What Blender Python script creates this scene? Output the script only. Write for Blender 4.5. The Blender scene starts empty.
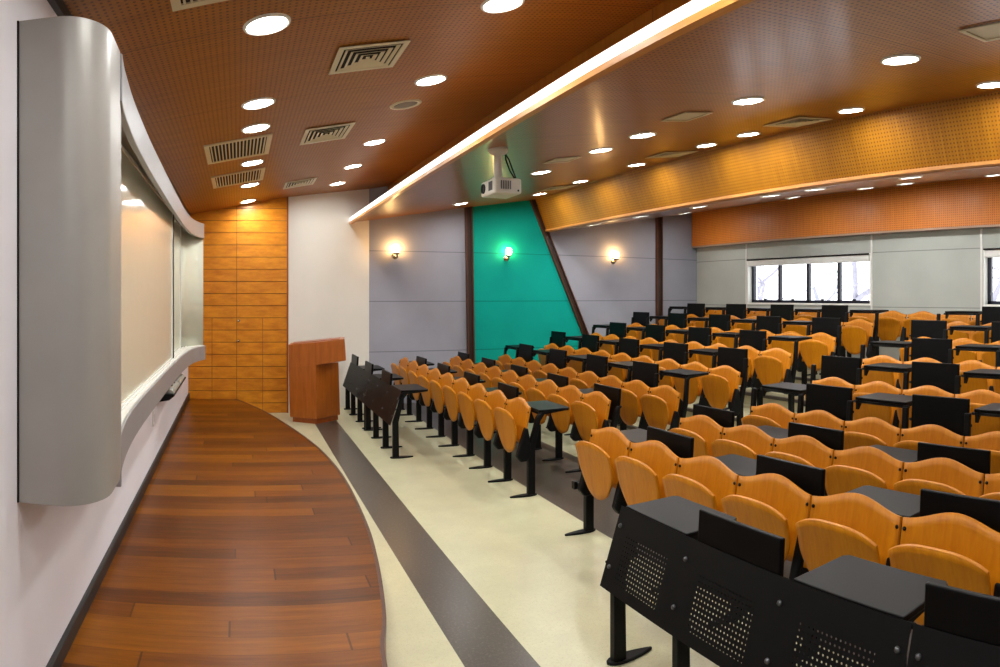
import bpy, bmesh, math, random
from math import sin, cos, pi, sqrt, atan2, radians
from mathutils import Vector, Matrix

random.seed(7)
S = bpy.context.scene
C = bpy.context.scene.collection

# ------------------------------------------------------------------ helpers
def bm_new():
    return bmesh.new()

def add_box(bm, lo, hi, mi=0, rot=None, piv=None):
    x0, y0, z0 = lo; x1, y1, z1 = hi
    co = [(x0,y0,z0),(x1,y0,z0),(x1,y1,z0),(x0,y1,z0),(x0,y0,z1),(x1,y0,z1),(x1,y1,z1),(x0,y1,z1)]
    if rot is not None:
        p = Vector(piv) if piv is not None else Vector(((x0+x1)/2,(y0+y1)/2,(z0+z1)/2))
        co = [p + rot @ (Vector(c) - p) for c in co]
    v = [bm.verts.new(c) for c in co]
    for f in ((0,3,2,1),(4,5,6,7),(0,1,5,4),(1,2,6,5),(2,3,7,6),(3,0,4,7)):
        fc = bm.faces.new([v[i] for i in f]); fc.material_index = mi
    return v

def add_prism(bm, poly, a, b, axis='x', mi=0):
    """poly: list of 2D points, extruded along axis from a to b. axis x: (y,z); axis y: (x,z); axis z: (x,y)"""
    def p(q, t):
        if axis == 'x': return (t, q[0], q[1])
        if axis == 'y': return (q[0], t, q[1])
        return (q[0], q[1], t)
    n = len(poly)
    v0 = [bm.verts.new(p(q, a)) for q in poly]
    v1 = [bm.verts.new(p(q, b)) for q in poly]
    fs = [bm.faces.new(v0[::-1]), bm.faces.new(v1)]
    for i in range(n):
        fs.append(bm.faces.new((v0[i], v0[(i+1)%n], v1[(i+1)%n], v1[i])))
    for f in fs: f.material_index = mi
    return v0 + v1

def add_lathe(bm, prof, cen=(0,0,0), seg=24, mat=None, mi=0, smooth=True):
    """prof: list of (r,z) turned about the local z axis; mat: optional 3x3 orienting it"""
    rings = []
    c = Vector(cen)
    for r, z in prof:
        ring = []
        if r < 1e-6:
            q = Vector((0,0,z)); q = (mat @ q) if mat else q
            ring = [bm.verts.new(c + q)]
        else:
            for k in range(seg):
                a = 2*pi*k/seg
                q = Vector((r*cos(a), r*sin(a), z)); q = (mat @ q) if mat else q
                ring.append(bm.verts.new(c + q))
        rings.append(ring)
    for A, B in zip(rings, rings[1:]):
        for k in range(seg):
            k2 = (k+1) % seg
            if len(A) == 1 and len(B) == 1: continue
            if len(A) == 1: f = bm.faces.new((A[0], B[k], B[k2]))
            elif len(B) == 1: f = bm.faces.new((A[k], A[k2], B[0]))
            else: f = bm.faces.new((A[k], A[k2], B[k2], B[k]))
            f.material_index = mi; f.smooth = smooth

def add_tube(bm, pts, r, seg=8, mi=0, r2=None):
    pts = [Vector(p) for p in pts]
    n = len(pts); rings = []
    up = Vector((0.13, 0.21, 1)).normalized()
    for i, p in enumerate(pts):
        d = (pts[min(i+1, n-1)] - pts[max(i-1, 0)]).normalized()
        u = d.cross(up)
        if u.length < 1e-3: u = d.cross(Vector((1,0,0)))
        u.normalize(); w = d.cross(u)
        rr = r if r2 is None else r + (r2-r)*i/(n-1)
        rings.append([bm.verts.new(p + rr*(cos(2*pi*k/seg)*u + sin(2*pi*k/seg)*w)) for k in range(seg)])
    for A, B in zip(rings, rings[1:]):
        for k in range(seg):
            f = bm.faces.new((A[k], A[(k+1)%seg], B[(k+1)%seg], B[k])); f.smooth = True; f.material_index = mi
    bm.faces.new(rings[0][::-1]).material_index = mi; bm.faces.new(rings[-1]).material_index = mi

def add_slab(bm, F, nu, nv, th, mi=0):
    """thick sheet: F(u,v) -> Vector for u,v in 0..1, thickened along its normals"""
    P = [[F(i/nu, j/nv) for j in range(nv+1)] for i in range(nu+1)]
    N = [[None]*(nv+1) for _ in range(nu+1)]
    for i in range(nu+1):
        for j in range(nv+1):
            du = P[min(i+1,nu)][j] - P[max(i-1,0)][j]
            dv = P[i][min(j+1,nv)] - P[i][max(j-1,0)]
            N[i][j] = du.cross(dv).normalized()
    A = [[bm.verts.new(P[i][j] + N[i][j]*th/2) for j in range(nv+1)] for i in range(nu+1)]
    B = [[bm.verts.new(P[i][j] - N[i][j]*th/2) for j in range(nv+1)] for i in range(nu+1)]
    fs = []
    for i in range(nu):
        for j in range(nv):
            f = bm.faces.new((A[i][j],A[i+1][j],A[i+1][j+1],A[i][j+1])); f.smooth = True; fs.append(f)
            f = bm.faces.new((B[i][j],B[i][j+1],B[i+1][j+1],B[i+1][j])); f.smooth = True; fs.append(f)
    for i in range(nu):
        fs.append(bm.faces.new((A[i][0],B[i][0],B[i+1][0],A[i+1][0])))
        fs.append(bm.faces.new((A[i+1][nv],B[i+1][nv],B[i][nv],A[i][nv])))
    for j in range(nv):
        fs.append(bm.faces.new((A[0][j+1],B[0][j+1],B[0][j],A[0][j])))
        fs.append(bm.faces.new((A[nu][j],B[nu][j],B[nu][j+1],A[nu][j+1])))
    for f in fs: f.material_index = mi

def bevel(bm, w, seg=2, ang=35):
    bm.normal_update()
    ed = [e for e in bm.edges if len(e.link_faces) == 2 and e.calc_face_angle(0) > radians(ang)]
    if ed:
        bmesh.ops.bevel(bm, geom=ed, offset=w, segments=seg, profile=0.5, affect='EDGES', clamp_overlap=True)

def obj(name, bm, mats, parent=None, loc=None, rotz=0.0, fixn=True):
    if fixn:
        bmesh.ops.recalc_face_normals(bm, faces=bm.faces[:])
    me = bpy.data.meshes.new(name)
    bm.to_mesh(me); bm.free()
    if not isinstance(mats, (list, tuple)): mats = [mats]
    for m in mats: me.materials.append(m)
    o = bpy.data.objects.new(name, me)
    C.objects.link(o)
    if parent is not None: o.parent = parent
    if loc is not None: o.location = loc
    if rotz: o.rotation_euler = (0,0,rotz)
    return o

def thing(name, label, cat, loc=(0,0,0), rotz=0.0, group=None):
    o = bpy.data.objects.new(name, None)
    C.objects.link(o)
    o.empty_display_size = 0.1
    o.location = loc; o.rotation_euler = (0,0,rotz)
    tag(o, label, cat, group)
    return o

def tag(o, label, cat, group=None):
    o['label'] = label; o['category'] = cat
    if group: o['group'] = group

def struct(name, bm, mats, label=None, cat=None, parent=None, fixn=True):
    o = obj(name, bm, mats, parent, fixn=fixn)
    if parent is None:
        o['kind'] = 'structure'
        if label: o['label'] = label
        if cat: o['category'] = cat
    return o

def dup(root, loc, rotz=None, label=None, group=None):
    r = root.copy(); C.objects.link(r)
    r.location = loc
    if rotz is not None: r.rotation_euler = (0,0,rotz)
    if label: r['label'] = label
    if group: r['group'] = group
    for ch in list(root.children):
        c = ch.copy(); C.objects.link(c); c.parent = r
        for g in list(ch.children):
            d = g.copy(); C.objects.link(d); d.parent = c
    return r

# ------------------------------------------------------------------ materials
def srgb(r, g, b):
    f = lambda c: (c/255/12.92) if c/255 <= 0.04045 else ((c/255+0.055)/1.055)**2.4
    return (f(r), f(g), f(b), 1.0)

class NT:
    def __init__(s, name):
        s.m = bpy.data.materials.new(name); s.m.use_nodes = True
        s.t = s.m.node_tree; s.b = s.t.nodes['Principled BSDF']
    def n(s, t, **kw):
        k = s.t.nodes.new(t)
        for a, v in kw.items(): setattr(k, a, v)
        return k
    def l(s, a, b): s.t.links.new(a, b)
    def math(s, op, a, b=None, clamp=False):
        k = s.n('ShaderNodeMath', operation=op); k.use_clamp = clamp
        for i, v in enumerate((a, b)):
            if v is None: continue
            if isinstance(v, (int, float)): k.inputs[i].default_value = v
            else: s.l(v, k.inputs[i])
        return k.outputs[0]
    def mix(s, fac, a, b, mode='MIX'):
        k = s.n('ShaderNodeMix', data_type='RGBA', blend_type=mode)
        for i, v in ((0, fac), (6, a), (7, b)):
            if isinstance(v, (int, float, tuple)): k.inputs[i].default_value = v
            else: s.l(v, k.inputs[i])
        return k.outputs[2]
    def coords(s, out='Object', scale=(1,1,1), rot=(0,0,0)):
        tc = s.n('ShaderNodeTexCoord'); mp = s.n('ShaderNodeMapping')
        mp.inputs['Scale'].default_value = scale; mp.inputs['Rotation'].default_value = rot
        s.l(tc.outputs[out], mp.inputs[0]); return mp.outputs[0]
    def noise(s, vec, scale, detail=3, rough=0.5):
        k = s.n('ShaderNodeTexNoise'); k.inputs['Scale'].default_value = scale
        k.inputs['Detail'].default_value = detail; k.inputs['Roughness'].default_value = rough
        s.l(vec, k.inputs['Vector']); return k.outputs['Fac']
    def ramp(s, fac, stops):
        k = s.n('ShaderNodeValToRGB')
        e = k.color_ramp.elements
        while len(e) < len(stops): e.new(0.5)
        for q, (p, c) in zip(e, stops): q.position = p; q.color = c
        s.l(fac, k.inputs[0]); return k.outputs[0]
    def sep(s, vec):
        k = s.n('ShaderNodeSeparateXYZ'); s.l(vec, k.inputs[0]); return k.outputs
    def base(s, c):
        if isinstance(c, tuple): s.b.inputs['Base Color'].default_value = c
        else: s.l(c, s.b.inputs['Base Color'])
    def set(s, **kw):
        for a, v in kw.items(): s.b.inputs[a.replace('_', ' ')].default_value = v
        return s.m
    def bump(s, h, strength, dist=0.01):
        k = s.n('ShaderNodeBump'); k.inputs['Strength'].default_value = strength
        k.inputs['Distance'].default_value = dist
        s.l(h, k.inputs['Height']); s.l(k.outputs[0], s.b.inputs['Normal'])

def plain(name, col, rough=0.5, metal=0.0, spec=0.5, var=0.06, vscale=6.0, coat=0.0):
    t = NT(name)
    v = t.coords()
    n = t.noise(v, vscale, 4)
    lo = tuple(c*(1-var) for c in col[:3])+(1,); hi = tuple(min(1, c*(1+var)) for c in col[:3])+(1,)
    t.base(t.ramp(n, [(0.3, lo), (0.7, hi)]))
    t.set(Roughness=rough, Metallic=metal, Specular_IOR_Level=spec, Coat_Weight=coat, Coat_Roughness=0.15)
    return t.m

def emis(name, col, strength):
    t = NT(name)
    t.base(col); t.set(Emission_Color=col, Emission_Strength=strength, Roughness=0.4)
    return t.m

def wood(name, c0, c1, axis='z', gscale=1.0, rough=0.35, coat=0.3, coat_rough=0.12, figure=0.0, spec=0.5):
    """grain runs along the given axis"""
    t = NT(name)
    st = {'x': (0.6, 9, 9), 'y': (9, 0.6, 9), 'z': (9, 9, 0.6)}[axis]
    v = t.coords('Object', tuple(k*gscale for k in st))
    n1 = t.noise(v, 2.2, 5, 0.6)
    v2 = t.coords('Object', tuple(k*gscale*4 for k in st))
    n2 = t.noise(v2, 3.0, 3, 0.5)
    f = t.math('ADD', t.math('MULTIPLY', n1, 0.7), t.math('MULTIPLY', n2, 0.3))
    if figure:
        v3 = t.coords('Object', (1.6, 1.6, 4.5))
        n3 = t.noise(v3, 2.6, 5, 0.65)
        f = t.math('ADD', t.math('MULTIPLY', f, 1-figure), t.math('MULTIPLY', n3, figure))
    t.base(t.ramp(f, [(0.28, c0), (0.72, c1)]))
    t.set(Roughness=rough, Coat_Weight=coat, Coat_Roughness=coat_rough, Specular_IOR_Level=spec)
    return t.m

def perforated(name, c0, c1, hole, ax=(0, 1), pitch=0.033, rad=0.27, rough=0.4, coat=0.5, coat_rough=0.2, seams=(1.2, 1.2), off=(0, 0), seam_w=0.004):
    """timber acoustic board: drilled dots on a grid, panel joints, grain"""
    t = NT(name)
    tc = t.coords('Object')
    s = t.sep(tc)
    a, b = s[ax[0]], s[ax[1]]
    def cell(x):
        f = t.math('FRACT', t.math('ADD', t.math('DIVIDE', x, pitch), 1000.0))
        return t.math('SUBTRACT', f, 0.5)
    fa, fb = cell(a), cell(b)
    d = t.math('SQRT', t.math('ADD', t.math('MULTIPLY', fa, fa), t.math('MULTIPLY', fb, fb)))
    dot = t.math('MULTIPLY', t.math('SUBTRACT', rad+0.06, d), 1/0.12, clamp=True)
    def seam(x, per, o):
        if not per: return None
        f = t.math('FRACT', t.math('ADD', t.math('DIVIDE', t.math('SUBTRACT', x, o), per), 1000.5))
        g = t.math('ABSOLUTE', t.math('SUBTRACT', f, 0.5))
        return t.math('LESS_THAN', g, seam_w/per)
    sa, sb = seam(a, seams[0], off[0]), seam(b, seams[1], off[1])
    sc = [1.2, 1.2, 1.2]; sc[ax[0]] = 14.0
    n = t.noise(t.coords('Object', tuple(sc)), 2.0, 5, 0.6)
    col = t.ramp(n, [(0.25, c0), (0.75, c1)])
    col = t.mix(dot, col, hole)
    for q in (sa, sb):
        if q is not None: col = t.mix(t.math('MULTIPLY', q, 0.75), col, hole)
    t.base(col)
    t.set(Roughness=rough, Coat_Weight=coat, Coat_Roughness=coat_rough, Specular_IOR_Level=0.35)
    return t.m

def fabric_wall(name, col, zs=(), rough=0.85, line=None):
    t = NT(name)
    v = t.coords()
    n = t.noise(v, 260, 2, 0.7)
    n2 = t.noise(v, 1.3, 3)
    f = t.math('ADD', t.math('MULTIPLY', n, 0.5), t.math('MULTIPLY', n2, 0.5))
    lo = tuple(c*0.86 for c in col[:3])+(1,); hi = tuple(c*1.12 for c in col[:3])+(1,)
    c = t.ramp(f, [(0.3, lo), (0.7, hi)])
    z = t.sep(v)[2]
    for z0 in zs:
        g = t.math('LESS_THAN', t.math('ABSOLUTE', t.math('SUBTRACT', z, z0)), 0.007)
        c = t.mix(t.math('MULTIPLY', g, 0.6), c, line or tuple(k*0.25 for k in col[:3])+(1,))
    t.base(c); t.set(Roughness=rough, Specular_IOR_Level=0.2)
    t.bump(n, 0.15, 0.002)
    return t.m

def terrazzo(name, base, speck, dark, rough=0.28):
    t = NT(name)
    v = t.coords()
    n = t.noise(v, 3.0, 6, 0.7)
    n2 = t.noise(v, 55.0, 4, 0.8)
    n3 = t.noise(v, 130.0, 2, 0.6)
    c = t.ramp(n, [(0.3, tuple(k*0.84 for k in base[:3])+(1,)), (0.7, base)])
    c = t.mix(t.math('MULTIPLY', t.math('SUBTRACT', n2, 0.52), 5.0, clamp=True), c, speck)
    c = t.mix(t.math('MULTIPLY', t.math('SUBTRACT', n3, 0.6), 5.0, clamp=True), c, dark)
    t.base(c); t.set(Roughness=rough, Specular_IOR_Level=0.5)
    return t.m

M = {}
M['plaster'] = plain('white_plaster', srgb(234,231,236), 0.7, spec=0.25, var=0.025, vscale=1.5)  # neutral wall; lavender cast of the light put into its colour
M['plaster_warm'] = plain('off_white_plaster', srgb(230,226,216), 0.7, spec=0.25, var=0.025, vscale=1.5)
M['grey'] = fabric_wall('grey_fabric_panel', srgb(158,158,168), (2.55, 1.71, 0.87))
M['back'] = fabric_wall('pale_grey_fabric_panel', srgb(172,174,168), (2.51, 1.62))
M['teal'] = fabric_wall('teal_fabric_panel', srgb(0,158,142), (2.55, 1.71, 0.87))
M['ceil'] = perforated('perforated_wood_front', srgb(138,82,12), srgb(168,104,22), srgb(88,48,7), (1,0), 0.034, 0.22, 0.5, 0.08, 0.3, (1.42, 0), (0.64,0))
M['ceil_rear'] = perforated('perforated_wood_rear', srgb(146,86,14), srgb(174,108,26), srgb(70,38,6), (1,0), 0.034, 0.22, 0.38, 0.3, 0.17, (1.42, 1.3), (0.64,0.55))
M['fascia'] = perforated('perforated_wood_fascia', srgb(152,95,8), srgb(176,117,20), srgb(120,70,8), (1,2), 0.034, 0.24, 0.5, 0.08, 0.25, (0,0))
M['fascia_back'] = perforated('perforated_wood_back_fascia', srgb(186,102,26), srgb(206,122,40), srgb(134,70,16), (1,2), 0.034, 0.22, 0.5, 0.06, 0.25, (0,0))
M['soffit'] = plain('soffit_board', srgb(150,120,100), 0.3, coat=0.5, var=0.04)
M['lip'] = wood('pale_timber_lip', srgb(176,108,40), srgb(214,150,74), 'y', 1.0, 0.4, 0.2)
M['post'] = wood('dark_timber_post', srgb(28,12,4), srgb(50,24,9), 'z', 1.0, 0.4, 0.1)
M['post_edge'] = wood('brown_timber_edge', srgb(62,30,10), srgb(88,46,18), 'z', 1.0, 0.45, 0.0)
M['end'] = wood('golden_veneer', srgb(172,92,8), srgb(230,152,34), 'x', 0.35, 0.38, 0.12, 0.2, 0.65, 0.3)
M['groove'] = plain('dark_groove', srgb(70,34,10), 0.7)
M['lectern'] = wood('cherry_veneer', srgb(146,72,10), srgb(184,100,24), 'z', 1.2, 0.4, 0.2, 0.2)
M['lectern_dark'] = wood('cherry_veneer_front', srgb(134,60,10), srgb(166,82,20), 'z', 1.2, 0.4, 0.2, 0.2)
M['cream'] = terrazzo('cream_terrazzo', srgb(200,195,160), srgb(178,172,136), srgb(140,134,102))
M['dark'] = terrazzo('charcoal_terrazzo', srgb(78,70,62), srgb(112,100,88), srgb(40,35,31))
M['black'] = plain('black_powder_coat', srgb(6,6,7), 0.48, spec=0.18, var=0.1)
M['tablet'] = plain('black_laminate', srgb(4,4,5), 0.40, spec=0.14, var=0.08)
M['seat'] = wood('amber_plywood', srgb(164,93,1), srgb(198,126,7), 'z', 0.7, 0.42, 0.0, 0.2, 0.0, 0.3)
M['rim'] = M['seat']
M['rubber'] = plain('black_skirting', srgb(28,27,28), 0.45)
M['silver'] = plain('silver_aluminium', srgb(164,161,155), 0.42, metal=0.3, var=0.03)
M['silver_light'] = plain('pale_aluminium', srgb(158,157,158), 0.42, metal=0.2, var=0.03)
M['white'] = plain('white_enamel', srgb(236,236,230), 0.3, var=0.02)
M['boardw'] = plain('whiteboard_enamel', srgb(226,228,208), 0.12, spec=0.3, var=0.015, coat=0.05)
M['beige'] = plain('beige_vent_paint', srgb(206,196,164), 0.4, var=0.03)
M['void'] = plain('dark_void', srgb(18,15,12), 0.9)
M['device'] = plain('grey_device_plastic', srgb(150,148,138), 0.4)
M['chrome'] = plain('chrome', srgb(200,190,175), 0.18, metal=1.0, var=0.02)
M['navy'] = plain('navy_window_frame', srgb(24,26,44), 0.35)
M['blind'] = plain('blind_cassette', srgb(214,212,208), 0.5)
M['bolt'] = plain('bolt_steel', srgb(96,96,98), 0.35, metal=0.8)
M['projector'] = plain('projector_plastic', srgb(214,208,196), 0.4)
M['lamp'] = emis('lamp_diffuser', (0.955, 0.972, 0.955, 1), 76.0)
M['cove'] = emis('cove_tube', (1.0, 0.97, 0.93, 1), 0.85)
M['bulb'] = emis('warm_bulb', (1.0, 0.58, 0.21, 1), 46.0)
M['bark'] = plain('glare_paled_bark', srgb(160,158,172), 0.9, var=0.15)  # overexposed window glare on dark branches put into the colour
M['speaker'] = plain('grey_speaker_mesh', srgb(120,112,98), 0.6)

def mat_planks():
    t = NT('redwood_planks')
    v = t.coords()
    s = t.sep(v)
    row = t.math('FLOOR', t.math('DIVIDE', s[1], 0.155))
    rr = t.n('ShaderNodeTexWhiteNoise', noise_dimensions='1D'); t.l(row, rr.inputs['W'])
    xs = t.math('FLOOR', t.math('ADD', t.math('DIVIDE', s[0], 2.6), t.math('MULTIPLY', rr.outputs['Value'], 7.0)))
    cc = t.n('ShaderNodeCombineXYZ'); t.l(row, cc.inputs[0]); t.l(xs, cc.inputs[1])
    r2 = t.n('ShaderNodeTexWhiteNoise', noise_dimensions='3D'); t.l(cc.outputs[0], r2.inputs['Vector'])
    n = t.noise(t.coords('Object', (1.3, 16, 1)), 2.0, 6, 0.65)
    f = t.math('ADD', t.math('MULTIPLY', n, 0.6), t.math('MULTIPLY', r2.outputs['Value'], 0.4))
    c = t.ramp(f, [(0.15, srgb(56,24,0)), (0.5, srgb(106,54,0)), (0.85, srgb(144,84,2))])
    g = t.math('FRACT', t.math('ADD', t.math('DIVIDE', s[1], 0.155), 100.0))
    gap = t.math('LESS_THAN', g, 0.02)
    fx = t.math('FRACT', t.math('ADD', t.math('DIVIDE', s[0], 2.6), t.math('MULTIPLY', rr.outputs['Value'], 7.0)))
    gx = t.math('LESS_THAN', t.math('ADD', fx, 0.0), 0.004)
    c = t.mix(t.math('MULTIPLY', t.math('MAXIMUM', gap, gx), 0.6), c, srgb(40,14,4))
    t.base(c); t.set(Roughness=0.34, Coat_Weight=0.0, Specular_IOR_Level=0.13)
    return t.m
M['planks'] = mat_planks()

def mat_perf_panel():
    """black sheet metal with real see-through holes in a block under each place"""
    t = NT('perforated_black_steel')
    v = t.coords(); s = t.sep(v)
    pit = 0.0205
    px = t.math('MODULO', t.math('ADD', s[0], 10*PP), PP)          # position within the place
    fa = t.math('SUBTRACT', t.math('FRACT', t.math('DIVIDE', px, pit)), 0.5)
    fb = t.math('SUBTRACT', t.math('FRACT', t.math('DIVIDE', s[2], pit)), 0.5)
    d = t.math('SQRT', t.math('ADD', t.math('MULTIPLY', fa, fa), t.math('MULTIPLY', fb, fb)))
    dot = t.math('LESS_THAN', d, 0.19)
    inx = t.math('MULTIPLY', t.math('GREATER_THAN', px, 0.10), t.math('LESS_THAN', px, PP-0.12))
    inz = t.math('MULTIPLY', t.math('GREATER_THAN', s[2], 0.42), t.math('LESS_THAN', s[2], 0.64))
    hole = t.math('MULTIPLY', dot, t.math('MULTIPLY', inx, inz))
    tr = t.n('ShaderNodeBsdfTransparent'); mx = t.n('ShaderNodeMixShader')
    t.l(hole, mx.inputs[0]); t.l(t.b.outputs[0], mx.inputs[1]); t.l(tr.outputs[0], mx.inputs[2])
    out = [n for n in t.t.nodes if n.type == 'OUTPUT_MATERIAL'][0]
    t.l(mx.outputs[0], out.inputs[0])
    t.base(srgb(6,6,7)); t.set(Roughness=0.48, Specular_IOR_Level=0.18)
    return t.m
PP = 0.5615
M['perf'] = mat_perf_panel()

def mat_glass():
    t = NT('window_glass')
    tr = t.n('ShaderNodeBsdfTransparent'); gl = t.n('ShaderNodeBsdfGlossy'); mx = t.n('ShaderNodeMixShader')
    gl.inputs['Roughness'].default_value = 0.02
    mx.inputs[0].default_value = 0.06
    t.l(tr.outputs[0], mx.inputs[1]); t.l(gl.outputs[0], mx.inputs[2])
    out = [n for n in t.t.nodes if n.type == 'OUTPUT_MATERIAL'][0]
    t.l(mx.outputs[0], out.inputs[0])
    return t.m
M['glass'] = mat_glass()

# ------------------------------------------------------------------ dimensions (metres; X = away from the board wall, Y = along it)
XF, XB = -0.765, 8.9          # board wall, back wall
YN, YE, YG = -1.5, 10.3, 10.9 # near side wall, veneer end wall, grey side wall
ZS = 0.22                     # stage height
ZT = 4.1
def zl(x): return 3.188 + 0.18*x                 # front ceiling
def zr(x): return 2.71 + 0.1595*x                # rear ceiling
def zs(x): return 2.949 + 0.17*(x-5.38)           # soffit behind the fascia
XLIP, XCE, XFT, XFB = 1.82, 2.48, 5.15, 5.38
XK, DX, ST = 2.56, 0.845, 0.155
def tier(k): return max(0, k-2)*ST if k < 7 else 4*ST + 0.105
def rowx(k): return XK + DX*k

# ------------------------------------------------------------------ setting
# floor: cream terrazzo with charcoal bands, one mesh
bm = bm_new()
bands = [(XF-0.1, 1.08, 0), (1.08, 1.42, 1), (1.42, 2.63, 0), (2.63, 3.63, 1), (3.63, XB+0.1, 0)]
for a, b, mi in bands:
    add_box(bm, (a, YN-0.1, -0.1), (b, YG+0.1, 0.0), mi)
struct('floor', bm, [M['cream'], M['dark']], 'cream speckled floor with charcoal bands', 'floor')
bm = bm_new()
for k in range(3, 8):
    x0 = rowx(k) - 0.42
    x1 = rowx(k+1) - 0.42 if k < 7 else XB
    add_box(bm, (x0, YN, -0.02), (x1, YG, tier(k)), 0)
    add_box(bm, (x0-0.012, YN, tier(k)-0.035), (x0+0.05, YG, tier(k)+0.004), 1)
struct('floor_tiers', bm, [M['cream'], M['dark']], 'stepped cream seating tiers with dark nosings', 'floor tiers')

# stage: low timber platform with a bowed front edge
edge = [(0.40,-1.5),(0.46,0.2),(0.54,1.6),(0.63,2.78),(0.72,3.2),(0.78,3.55),(0.835,3.95),(0.885,4.45),(0.918,5.2),(0.92,5.9),(0.875,6.6),(0.80,7.2),(0.65,8.0),(0.43,8.95),(0.21,9.65),(-0.03,YE)]
def smooth(pts, n=5):
    out = []
    P = [Vector(p) for p in pts]
    for i in range(len(P)-1):
        p0, p1, p2, p3 = P[max(i-1,0)], P[i], P[i+1], P[min(i+2,len(P)-1)]
        for j in range(n):
            t = j/n
            out.append(0.5*((2*p1)+(p2-p0)*t+(2*p0-5*p1+4*p2-p3)*t*t+(3*p1-p0-3*p2+p3)*t**3))
    out.append(P[-1]); return [tuple(q) for q in out]
se = smooth(edge)
bm = bm_new()
poly = [(XF, YN)] + se + [(XF, YE)]
add_prism(bm, poly, 0.0, ZS, 'z')
struct('floor_stage', bm, M['planks'], 'low redwood plank stage with a bowed edge', 'stage')
bm = bm_new()
for (ax_, ay), (bx, by) in zip(se, se[1:]):
    v = [bm.verts.new(p) for p in ((ax_+0.001,ay,ZS-0.03),(bx+0.001,by,ZS-0.03),(bx+0.001,by,ZS+0.003),(ax_+0.001,ay,ZS+0.003),
                                   (ax_-0.02,ay,ZS-0.03),(bx-0.02,by,ZS-0.03),(bx-0.02,by,ZS+0.003),(ax_-0.02,ay,ZS+0.003))]
    for f in ((0,1,2,3),(7,6,5,4),(3,2,6,7),(0,4,5,1)): bm.faces.new([v[i] for i in f])
struct('trim_1', bm, M['post_edge'], 'narrow brown nosing along the stage edge', 'trim')

# walls
bm = bm_new(); add_box(bm, (XF-0.15, YN-0.1, 0), (XF, YE+0.9, ZT))
struct('wall_front', bm, M['plaster'], 'white plaster wall carrying the whiteboard', 'wall')
bm = bm_new()
add_prism(bm, [(XF, ZS), (XF+0.02, ZS), (XF+0.02, ZS+0.075), (XF+0.012, ZS+0.085), (XF, ZS+0.085)], YN, YE, 'y')
struct('baseboard_front', bm, M['rubber'], 'black skirting along the stage', 'baseboard')
bm = bm_new()
add_prism(bm, [(XF, zl(XF)-0.05), (XF+0.03, zl(XF)-0.05), (XF+0.03, zl(XF)+0.03), (XF, zl(XF)+0.03)], YN, YE, 'y')
struct('trim_2', bm, M['rubber'], 'black shadow strip where board wall meets ceiling', 'trim')

# veneer end wall: panels in courses over a dark backing
bm = bm_new()
add_box(bm, (XF-0.05, YE+0.012, 0), (0.78, YE+0.12, ZT), 1)
zs_ = [0.0, 0.155] + [0.155 + 0.187*i for i in range(1, 19)]
for i in range(len(zs_)-1):
    a, b = zs_[i], zs_[i+1]
    cols = [XF, -0.40, -0.02, 0.38, 0.755] if b < 1.50 else [XF, -0.02, 0.755]
    for c0, c1 in zip(cols, cols[1:]):
        add_box(bm, (c0+0.003, YE, a+0.004), (c1-0.003, YE+0.03, b-0.004), 0)
wl = struct('wall_end', bm, [M['end'], M['groove']], 'golden veneer panelled end wall', 'wall')
for (x, z) in ((0.005, 1.11), (0.01, 1.42)):
    b2 = bm_new(); add_lathe(b2, [(0, -0.02), (0.018, -0.018), (0.02, 0), (0.02, 0.02)], (x, YE-0.002, z), 12, Matrix.Rotation(radians(-90), 3, 'X'))
    obj('lock', b2, M['chrome'], wl)
bm = bm_new(); add_box(bm, (0.755, YE-0.02, 0), (0.775, YE+0.1, ZT))
struct('trim_3', bm, M['lectern_dark'], 'brown edge of the veneer wall', 'trim')

# white splayed wall between veneer wall and grey side wall
bm = bm_new()
add_prism(bm, [(0.77, YE), (2.16, YG), (2.16, YG+0.15), (0.77, YE+0.15)], 0, ZT, 'z')
struct('wall_splayed', bm, M['plaster_warm'], 'splayed white wall behind the lectern', 'wall')

# grey side wall, teal accent, timber posts
bm = bm_new(); add_box(bm, (2.15, YG, 0), (XB+0.15, YG+0.15, ZT))
struct('wall_far', bm, M['grey'], 'grey fabric side wall with wall lamps', 'wall')
def slx(z): return 5.10 + (3.55 - z)*0.445
bm = bm_new()
add_prism(bm, [(3.92, 0), (slx(0), 0), (slx(ZT), ZT), (3.92, ZT)], YG-0.012, YG+0.02, 'y')
struct('wall_far_accent', bm, M['teal'], 'teal fabric panel between brown posts', 'wall panel')
def post(name, xb, xt, zb, zt, w, label):
    b = bm_new()
    add_prism(b, [(xb-w/2, zb), (xb+w/2, zb), (xt+w/2, zt), (xt-w/2, zt)], YG-0.05, YG+0.01, 'y', 0)
    for sgn in (-1, 1):
        c0, c1 = xb+sgn*w*0.5, xt+sgn*w*0.5
        q = 0.012
        add_prism(b, [(c0-q, zb), (c0+q, zb), (c1+q, zt), (c1-q, zt)], YG-0.075, YG+0.01, 'y', 1)
    struct(name, b, [M['post'], M['post_edge']], label, 'post')
post('trim_4', 3.95, 3.89, 0, 3.4, 0.10, 'upright brown post left of the teal panel')
post('trim_5', slx(0.3), slx(3.58), 0.3, 3.58, 0.10, 'slanting brown post right of the teal panel')
post('trim_6', 7.90, 7.895, 0.3, 3.46, 0.11, 'upright brown post near the back corner')

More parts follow.
